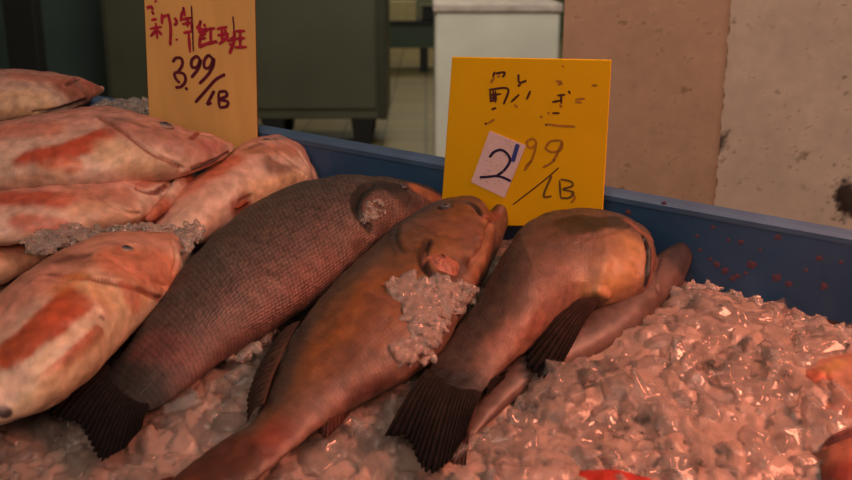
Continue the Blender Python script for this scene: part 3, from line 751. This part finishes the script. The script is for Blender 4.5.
RG = 'pink rockfish piled at the left'
RB = ((192, 118, 98), (218, 152, 134), (226, 182, 160))
RED = (192, 74, 44); OR = (206, 110, 58); PALE = (226, 186, 152); DK = (110, 58, 46)
fish('pink_rockfish', 'pink rockfish at the top of the pile, snout pointing at the tan price board', 'fish', RG,
     [(101, 86, 101, 92), (88, 80, 89, 101), (68, 75, 70, 112), (45, 71, 48, 118), (20, 69, 22, 122), (0, 69, 0, 125), (-50, 72, -50, 128), (-100, 82, -100, 120)],
     .038, 0.45, M_RED, RB, dict(seed=21, tone=0.8, tmax=.055, scaly=.4, N=150,
     relief=[([(68, 84), (78, 78), (92, 84)], .003, -.003), ([(88, 84), (98, 88)], .006, .002), ([(34, 112), (60, 108), (84, 100)], .003, -.003)],
     paint=[([(70, 88), (95, 90)], .020, (170, 78, 54), .8), ([(20, 76), (70, 80)], .012, (206, 110, 84), .6), ([(0, 105), (40, 106)], .018, (226, 170, 124), .7), ([(66, 86), (78, 79)], .0025, (90, 40, 34), .8, .4),
            ([(30, 118), (60, 108), (85, 100)], .003, (60, 44, 44), .8, .5)]))
fish('pink_rockfish', 'pink rockfish behind the pile, head lying against the blue rim right of the tan board', 'fish', RG,
     [(308, 160, 314, 180), (302, 146, 311, 187), (290, 138, 297, 193), (272, 135, 277, 202), (247, 141, 253, 214), (222, 158, 230, 228), (198, 176, 204, 242), (180, 185, 184, 246), (160, 205, 162, 246), (140, 220, 140, 246)],
     -.004, 0.50, M_RED, RB, dict(seed=24, tone=0.8, tmax=.06, scaly=.4, N=150,
     relief=[([(272, 160), (288, 166), (300, 172)], .006, -.003), ([(262, 142), (285, 158), (305, 176)], .003, -.002), ([(272, 138), (296, 150), (308, 166)], .003, -.002), ([(240, 202), (250, 196)], .004, -.003)],
     paint=[([(272, 165), (285, 172)], .012, (120, 70, 50), .75), ([(215, 172), (232, 160)], .012, (206, 92, 56), .7), ([(250, 150), (290, 150)], .010, (190, 116, 86), .7), ([(250, 192), (300, 180)], .010, (230, 180, 140), .8),
            ([(170, 200), (200, 180)], .014, (212, 116, 84), .5), ([(235, 208), (245, 200)], .008, (140, 62, 46), .8), ([(272, 140), (284, 137)], .004, (150, 120, 104), .8), ([(250, 147), (262, 144)], .003, (100, 66, 52), .6)],
     eyes=[((266, 141), (280, 143), .004)],
     fins=[('pelvic_fin', [(248, 202), (238, 208)], [(232, 214), (228, 220), (220, 218)], .03, .02, 6, (160, 80, 56), (130, 66, 48), dict(jag=.1, seed=25))]))
fish('pink_rockfish', 'pink rockfish with open jaw beneath the large rockfish in the middle of the pile', 'fish', RG,
     [(186, 172, 191, 180), (170, 170, 180, 192), (150, 172, 164, 207), (124, 176, 143, 222), (92, 180, 112, 232), (55, 184, 66, 240), (20, 186, 25, 244), (-20, 188, -20, 246), (-90, 190, -90, 242)],
     .024, 0.50, M_RED, RB, dict(seed=27, tone=0.8, tmax=.055, scaly=.4, N=150,
     relief=[([(138, 190), (152, 194), (160, 192)], .003, -.003), ([(160, 192), (172, 180), (186, 176)], .004, -.003), ([(188, 178), (170, 200), (150, 216)], .005, .003), ([(80, 186), (120, 210), (138, 214)], .003, -.002)],
     paint=[([(0, 198), (35, 197), (62, 200)], .012, RED, .85), ([(70, 196), (120, 196)], .014, (200, 118, 92), .7), ([(20, 222), (60, 228)], .009, RED, .7), ([(80, 212), (130, 218)], .012, (226, 166, 132), .7),
            ([(136, 190), (152, 194), (166, 186)], .0025, (120, 50, 42), .8, .4), ([(186, 180), (170, 200), (142, 220)], .004, (176, 96, 74), .9, .4), ([(140, 186), (160, 178)], .006, (196, 100, 74), .7)],
     ridges=[('lower_jaw', [(186, 177), (178, 186), (166, 200), (152, 212), (143, 220)], [.008, .0105, .009, .007, .005], None, .003)]))
fish('pink_rockfish', 'large pink rockfish with red pectoral patch, head under the tan price board', 'fish', RG,
     [(228, 142, 230, 153), (216, 136, 218, 162), (195, 131, 198, 171), (170, 122, 174, 179), (140, 113, 146, 184), (105, 106, 111, 188), (70, 109, 75, 191), (35, 116, 38, 192), (0, 122, 0, 193), (-60, 130, -60, 192), (-120, 145, -120, 186)],
     .042, 0.50, M_RED, RB, dict(seed=30, tone=0.82, tmax=.06, scaly=.4,
     relief=[([(100, 118), (125, 134), (150, 152), (182, 168)], .0035, -.003), ([(190, 140), (198, 134), (210, 136)], .003, -.003), ([(206, 140), (224, 146)], .007, .002), ([(150, 130), (165, 124), (180, 128)], .003, .0018),
             ([(120, 120), (160, 140), (190, 144)], .010, .002), ([(60, 150), (100, 136)], .010, .0015), ([(190, 168), (212, 160), (226, 153)], .0022, -.002)],
     paint=[([(28, 162), (55, 156), (85, 145), (103, 135)], .0125, RED, .95, .35), ([(40, 172), (75, 165)], .008, (212, 108, 62), .7), ([(110, 150), (150, 168)], .016, (226, 178, 140), .8), ([(125, 125), (170, 140), (205, 148)], .018, (190, 118, 100), .75),
            ([(0, 175), (60, 180)], .010, (216, 172, 144), .8), ([(100, 118), (126, 135), (152, 154), (178, 167)], .0022, (150, 84, 62), .8, .5), ([(98, 117), (122, 121), (145, 128)], .0035, (130, 92, 80), .6, .5),
            ([(190, 141), (198, 134)], .0025, (150, 60, 46), .8, .4), ([(192, 169), (212, 161), (227, 152)], .0018, (70, 40, 40), .9, .4), ([(5, 130), (50, 128)], .014, (206, 110, 80), .6), ([(204, 146), (222, 148)], .008, (180, 100, 88), .7)],
     eyes=[((165, 126), (178, 129), .0068)],
     fins=[('pelvic_fin', [(60, 184), (30, 187)], [(40, 190), (20, 192), (0, 190)], .045, .035, 8, (216, 120, 80), (190, 90, 60), dict(jag=.1, seed=32))]))
fish('pink_rockfish', 'pale pink rockfish body at the left edge behind the front rockfish', 'fish', RG,
     [(46, 246, 46, 256), (30, 242, 30, 268), (0, 242, 0, 284), (-40, 245, -40, 298), (-100, 255, -100, 300)],
     -.004, 0.5, M_RED, ((206, 130, 100), (222, 150, 120), (226, 170, 140)), dict(seed=33, tone=0.8, tmax=.05, scaly=.3, N=90, paint=[([(0, 262), (20, 258)], .012, (230, 160, 124), .7)]))
fish('pink_rockfish', 'front pink rockfish with long orange-red fin streaks on a white belly', 'fish', RG,
     [(187, 241, 187, 262), (177, 235, 181, 283), (156, 232, 164, 302), (126, 231, 147, 320), (96, 236, 127, 342), (66, 247, 109, 362), (38, 262, 89, 382), (12, 282, 64, 400), (-20, 308, 36, 413), (-60, 340, 0, 424), (-100, 375, -50, 434)],
     .010, 0.50, M_RED, ((184, 116, 90), (212, 152, 130), (222, 194, 170)), dict(seed=36, tone=0.74, tmax=.068, scaly=.4,
     relief=[([(40, 280), (90, 280), (130, 288), (160, 299)], .0035, -.003), ([(172, 244), (176, 256), (172, 274)], .003, -.0025), ([(100, 254), (130, 272), (165, 286)], .003, -.002), ([(114, 250), (128, 244), (142, 248)], .003, .002),
             ([(88, 288), (96, 302), (104, 312)], .006, .0025), ([(20, 352), (60, 316), (84, 300)], .012, .0015), ([(35, 388), (70, 352), (98, 332)], .006, .002)],
     paint=[([(14, 354), (42, 328), (76, 298)], .0135, (184, 76, 38), .95, .22), ([(84, 300), (96, 306)], .010, (176, 96, 66), .7), ([(44, 382), (68, 362), (98, 334)], .0062, (168, 70, 36), .95, .25), ([(90, 284), (110, 298), (140, 296)], .012, (230, 178, 134), .85),
            ([(30, 372), (60, 344), (98, 312)], .0035, (226, 190, 160), .85, .4), ([(130, 300), (120, 330), (80, 375), (30, 400)], .014, (214, 184, 150), .9, .6), ([(120, 262), (165, 270)], .022, (206, 112, 76), .8), ([(50, 258), (80, 262)], .010, (150, 92, 66), .7),
            ([(0, 300), (40, 280)], .022, (206, 130, 108), .6), ([(50, 275), (90, 280), (130, 288), (160, 299)], .0025, (140, 72, 54), .8, .5), ([(128, 292), (136, 304)], .008, (206, 110, 88), .6), ([(100, 316), (103, 320)], .0014, (90, 50, 44), .8),
            ([(60, 262), (84, 256)], .005, (110, 66, 52), .7), ([(2, 412), (6, 414)], .0042, (52, 34, 46), .95, .3), ([(20, 376), (4, 392)], .010, (214, 176, 156), .8), ([(60, 290), (78, 276)], .008, (200, 120, 60), .6)],
     eyes=[((127, 249), (142, 250), .0052)]))

RR = 'rockfish buried in the ice at the right'
fish('pink_rockfish', 'orange-pink rockfish half sunk in ice at the right edge', 'fish', RR,
     [(742, 382, 744, 394), (772, 370, 778, 410), (812, 358, 820, 428), (855, 352, 862, 440), (915, 356, 915, 444), (970, 370, 970, 430)],
     -.031, 0.42, M_RED, ((186, 128, 100), (196, 136, 112), (200, 146, 122)), dict(seed=40, tone=0.45, tmax=.045, scaly=.3, N=110,
     paint=[([(795, 385), (820, 376)], .008, (206, 96, 66), .6), ([(828, 370), (840, 362)], .006, (196, 150, 90), .7), ([(826, 420), (842, 408)], .007, (206, 90, 62), .6), ([(800, 405), (812, 396)], .010, (170, 100, 60), .7), ([(760, 375), (800, 372)], .004, (150, 110, 90), .6)],
     relief=[([(800, 370), (812, 395), (806, 420)], .004, -.002), ([(826, 376), (830, 400)], .004, -.002)]))
fish('pink_rockfish', 'dusky pink rockfish head low in the bottom right corner', 'fish', RR,
     [(814, 452, 818, 474), (832, 434, 838, 496), (865, 424, 870, 510), (920, 430, 920, 510), (970, 440, 970, 500)],
     -.020, 0.45, M_RED, ((150, 84, 70), (190, 116, 92), (190, 100, 80)), dict(seed=43, tone=0.5, tmax=.045, scaly=.3, N=90,
     relief=[([(828, 446), (840, 440), (856, 434)], .004, -.003)], paint=[([(826, 444), (840, 438), (856, 432)], .004, (80, 40, 40), .8), ([(835, 480), (852, 470)], .010, (170, 60, 46), .6)]))
fish('red_rockfish', 'bright red fish just showing at the bottom edge of the ice', 'fish', RR,
     [(540, 484, 542, 498), (570, 474, 572, 512), (605, 470, 605, 520), (650, 478, 650, 524), (720, 490, 720, 525)],
     -.018, 0.42, M_RED, ((196, 52, 40), (200, 60, 46), (200, 90, 70)), dict(seed=46, tone=0.42, tmax=.04, scaly=.3, N=90))

# ice lying on the fish
BF = 'orange-brown fish with jutting'
clump('ice lump packed into the gill of the middle brown fish', [(384, 284), (402, 277), (428, 274), (448, 281), (462, 286), (478, 288), (474, 302), (448, 320), (420, 327), (404, 318), (400, 306)], .052, 230, 3, .003, .006, BF, .003)
clump('thin ice tail running down below the gill of the middle brown fish', [(410, 324), (448, 320), (438, 345), (420, 366), (398, 358), (388, 350), (412, 340)], .035, 110, 4, .0025, .0055, BF, .003)
clump('small ice bits in the gill of the dark grey-brown fish', [(364, 202), (384, 200), (386, 214), (370, 224), (358, 222), (366, 214)], .052, 70, 5, .0015, .0035, 'dark grey-brown scaly', .002)
clump('ice pocket between the dark grey-brown fish and the middle brown fish', [(220, 345), (240, 328), (278, 322), (264, 345), (248, 362), (226, 360)], .008, 110, 6, .003, .006, None, .005)
clump('ice gathered between the jaw of the piled rockfish and the front rockfish', [(22, 246), (46, 228), (66, 220), (84, 230), (110, 228), (150, 226), (188, 230), (186, 240), (150, 238), (100, 242), (60, 250), (36, 254)], .046, 420, 7, .002, .0045, None, .004)
clump('ice bits at the snout of the front pink rockfish', [(174, 232), (200, 222), (206, 232), (188, 254), (182, 244)], .046, 90, 8, .002, .0045, None, .004)
clump('ice heaped behind the large rockfish at the foot of the tan board', [(92, 108), (122, 101), (148, 106), (168, 116), (130, 122), (96, 116)], .055, 140, 9, .004, .008, None, .005)
clump('ice crest against the blue rim right of the grey fish', [(668, 300), (682, 284), (700, 284), (725, 293), (750, 300), (775, 306), (786, 320), (740, 330), (690, 322)], -.008, 240, 10, .003, .007, None, .006)
clump('ice lump by the blue rim near the right edge', [(796, 328), (815, 320), (835, 330), (852, 338), (852, 350), (800, 342)], -.012, 110, 12, .004, .008, None, .006)

# ================================================================== PRICE SIGNS
def strokes(name, root, conv, c0, lines, wpx, m, off, nrm, px_to_m, ramp=True):
    vs = []; fs = []
    for k, ln in enumerate(lines):
        ww = wpx
        if isinstance(ln, tuple) and isinstance(ln[0], list): ln, ww = ln
        P = cr(ln, max(3, len(ln)*7)) if len(ln) > 2 else lin(ln, 4)
        P3 = [conv(*p) - nrm*(-(off+k*2e-5)) for p in P]
        n = len(P3); b0 = len(vs)
        for i in range(n):
            t = (P3[min(i+1, n-1)]-P3[max(i-1, 0)]); t = t.normalized() if t.length > 1e-9 else Vector((1, 0, 0))
            s = t.cross(nrm).normalized()*ww*px_to_m/2
            if i in (0, n-1): s = s*0.6
            vs += [P3[i]+s-c0, P3[i]-s-c0]
        for i in range(n-1): a_ = b0+2*i; fs.append((a_, a_+1, a_+3, a_+2))
    o = mesh_obj(name, vs, fs, m, root); return o

def board(name, label, p0, nrm, corners, thick, m, edge_m):
    """corners in order TL, TR, BR, BL on the board plane"""
    C = [PP(x, y, p0, nrm) for x, y in corners]
    c0 = (C[2]+C[3])/2
    root = empty(name, T @ Matrix.Translation(c0)); props(root, label, 'sign')
    v = [q-c0 for q in C]+[q-c0-nrm*thick for q in C]
    o = mesh_obj('board', v, [(0, 3, 2, 1), (4, 5, 6, 7)]+[(i, (i+1) % 4, 4+(i+1) % 4, 4+i) for i in range(4)], m, root)
    o.data.materials.append(edge_m)
    for p in list(o.data.polygons)[2:]: p.material_index = 1
    b = o.modifiers.new('bevel', 'BEVEL'); b.width = .0006; b.segments = 1
    return root, c0

# orange sign
a_ = math.radians(-15); n1 = Vector((math.sin(a_), -math.cos(a_), 0)); n1 = n1.normalized()
p1 = Vector((0.09, 0.852, 0.0))
rs, c1 = board('price_sign', 'bright orange price sign with pink sticker and faded marker writing', p1, n1, [(452, 57), (611.5, 60), (602, 226), (440, 226)], .0018, M_ORANGE, M_ORANGE)
cv = lambda x, y: PP(x, y, p1, n1)
pm = 0.00098
q3 = lambda L: [(470+x/6.08, 55+y/6.08) for x, y in L]
q4 = lambda L: [(465+x/5.65, 125+y/5.65) for x, y in L]
dark = [q3(l) for l in ([(150, 100), (140, 135)], [(155, 112), (210, 105), (200, 135)], [(115, 210), (230, 205), (205, 300)], [(122, 215), (128, 285)], [(140, 212), (145, 280)], [(155, 215), (155, 290)],
        [(120, 245), (190, 235)], [(120, 262), (165, 258)], [(120, 282), (165, 270)], [(130, 330), (160, 320)], [(90, 420), (105, 412)], [(295, 115), (300, 165), (345, 155)], [(290, 190), (310, 175)],
        [(250, 285), (300, 238)], [(345, 270), (368, 215)], [(500, 285), (550, 275)], [(530, 245), (580, 240)], [(555, 245), (555, 295)], [(600, 215), (608, 235)], [(500, 352), (545, 352)], [(458, 420), (470, 424)])]
faint = [q3(l) for l in ([(150, 135), (125, 170)], [(165, 132), (185, 122)], [(540, 185), (550, 165), (560, 180)], [(740, 185), (775, 185)], [(640, 270), (700, 265)], [(640, 285), (680, 290)], [(545, 300), (560, 320)], [(425, 380), (440, 372)],
         [(520, 160), (560, 160)], [(270, 300), (290, 320)], [(110, 415), (150, 390)], [(470, 420), (540, 430), (640, 435)], [(560, 70), (570, 66)], [(475, 345), (480, 360)])]
faint += [q4(l) for l in ([(350, 90), (385, 78), (402, 105), (372, 130), (350, 112), (350, 90)], [(402, 110), (380, 190), (335, 258)], [(460, 115), (490, 90), (545, 92), (540, 140), (490, 152), (458, 135), (460, 115)], [(550, 95), (500, 200), (440, 240)],
         [(340, 240), (375, 200)], [(600, 380), (620, 410), (600, 440)])]
slash = [q4(l) for l in ([(530, 240), (480, 285), (400, 350), (270, 450)],)]
lb = [q4(l) for l in ([(490, 285), (445, 398), (490, 402)], [(535, 310), (540, 410)], [(540, 305), (600, 320), (605, 345), (555, 362), (612, 380), (590, 410), (540, 412)], [(500, 190), (505, 205)])]
strokes('handwriting', rs, cv, c1, dark, 2.1, M_INK_DARK, .0003, n1, pm)
for q_ in faint: strokes('worn_stroke', rs, cv, c1, [q_], 2.4, M_INK_FAINT, .0003, n1, pm)
strokes('unit_mark', rs, cv, c1, slash, 1.3, M_INK_DARK, .0003, n1, pm)
strokes('unit_letters', rs, cv, c1, lb, 2.2, mat('grey_brown_ink', srgb(112, 74, 30), .6, var=.3, vscale=200), .0003, n1, pm)
SC = [cv(*q)+n1*.0004-c1 for q in q4([(140, 32), (345, 115), (225, 410), (35, 320)])]
v = SC+[q+n1*.0006 for q in SC]
st = mesh_obj('price_sticker', v, [(4, 7, 6, 5), (0, 1, 2, 3)]+[(i, 4+i, 4+(i+1) % 4, (i+1) % 4) for i in range(4)], M_STICKER, rs)
st['label'] = 'pink-white paper sticker with a handwritten 2'
strokes('handwritten_digit', st, cv, c1, [q4([(140, 180), (165, 150), (205, 138), (240, 160), (255, 200), (225, 250), (180, 285)]), q4([(85, 292), (130, 290), (180, 285), (220, 295), (262, 315)])], 2.6, M_INK_NAVY, .0013, n1, pm)
strokes('blue_bar', st, cv, c1, [q4([(300, 105), (285, 155), (270, 205)])], 4.2, M_INK_BLUE, .0012, n1, pm)
rr = random.Random(5)
strokes('sticker_print', st, cv, c1, [q4([(x, y), (x+rr.uniform(4, 10), y+rr.uniform(-3, 6))]) for x, y in [(150+rr.uniform(0, 130)-yy*.28, 70+yy+rr.uniform(-8, 8)+0) for yy in range(10, 270, 18) for _ in range(2)] if True], .7, mat('grey_print', srgb(150, 120, 130), .7), .0011, n1, pm)

# tan wooden board at the left
a_ = math.radians(-8); n2 = Vector((math.sin(a_), -math.cos(a_), 0)).normalized()
p2 = Vector((-0.24, 1.005, 0.0))
rs2, c2_ = board('price_sign', 'tall tan wooden price board with red marker characters and 3.99/LB', p2, n2, [(142, -45), (254, -45), (257.5, 150), (150, 150)], .004, M_WOOD, M_WOOD_EDGE)
cv2 = lambda x, y: PP(x, y, p2, n2)
q1 = lambda L: [(142+x/7.474, y/7.474) for x, y in L]
q2 = lambda L: [(160+x/7.5, 48+y/7.5) for x, y in L]
chars = [q1(l) for l in (
    [(35, 60), (70, 50), (80, 75)], [(75, 80), (88, 110)], [(70, 150), (112, 140)], [(60, 215), (150, 200)], [(104, 170), (115, 290)], [(65, 272), (105, 225)], [(120, 225), (150, 262)], [(150, 100), (150, 180)], [(195, 100), (214, 200), (212, 340)], [(150, 130), (190, 110)],
    [(245, 130), (260, 165), (242, 190)], [(258, 288), (264, 302)], [(300, 80), (290, 160)], [(295, 145), (380, 130)], [(300, 180), (380, 165)], [(345, 130), (340, 200)], [(310, 245), (375, 232)], [(350, 250), (360, 390)], [(310, 50), (320, 120)], [(372, 150), (375, 235)],
    [(410, 190), (430, 230)], [(440, 150), (430, 210), (465, 220)], [(470, 175), (468, 200)], [(420, 240), (490, 215), (440, 270), (430, 350)], [(430, 290), (480, 280)], [(430, 262), (480, 250)], [(480, 220), (548, 208)], [(515, 215), (515, 310)], [(425, 352), (500, 320), (565, 308)], [(450, 330), (540, 318)],
    [(560, 215), (640, 198)], [(600, 205), (600, 320)], [(565, 262), (650, 250)], [(575, 328), (650, 270)], [(620, 210), (645, 312)], [(690, 230), (690, 300), (655, 400)], [(700, 232), (772, 228)], [(735, 230), (735, 350)], [(700, 290), (772, 280)], [(690, 352), (785, 348)], [(650, 310), (700, 262)], [(650, 330), (690, 330)],
    [(100, 0), (108, 12)])]
darkc = [q1(l) for l in ([(370, 40), (378, 200), (385, 385)], [(680, 120), (688, 200), (690, 260)], [(305, 50), (312, 90)], [(440, 150), (435, 185)])]
price = [q2(l) for l in ([(95, 105), (120, 75), (160, 78), (168, 125), (135, 178), (105, 186)], [(130, 180), (180, 195), (192, 245), (160, 288), (115, 295)], [(105, 186), (120, 230), (150, 262)],
         [(300, 85), (275, 62), (240, 90), (240, 140), (280, 140), (305, 85), (290, 150), (235, 222)], [(395, 80), (365, 55), (335, 90), (335, 145), (375, 142), (402, 80), (400, 130), (360, 200), (295, 268)],
         [(192, 292), (206, 316)], [(490, 195), (420, 235), (360, 300), (265, 408)], [(408, 318), (378, 375), (352, 425)], [(352, 425), (388, 408)], [(440, 330), (445, 442)], [(440, 328), (492, 325), (500, 358), (450, 385), (508, 400), (500, 436), (445, 446)])]
pm2 = 0.00116
strokes('characters', rs2, cv2, c2_, chars, 2.8, M_INK_RED, .0003, n2, pm2)
for q_ in darkc: strokes('dark_stroke', rs2, cv2, c2_, [q_], 1.3, M_INK_MAROON, .0009, n2, pm2)
strokes('price_text', rs2, cv2, c2_, price, 2.9, M_INK_MAROON, .0004, n2, pm2)
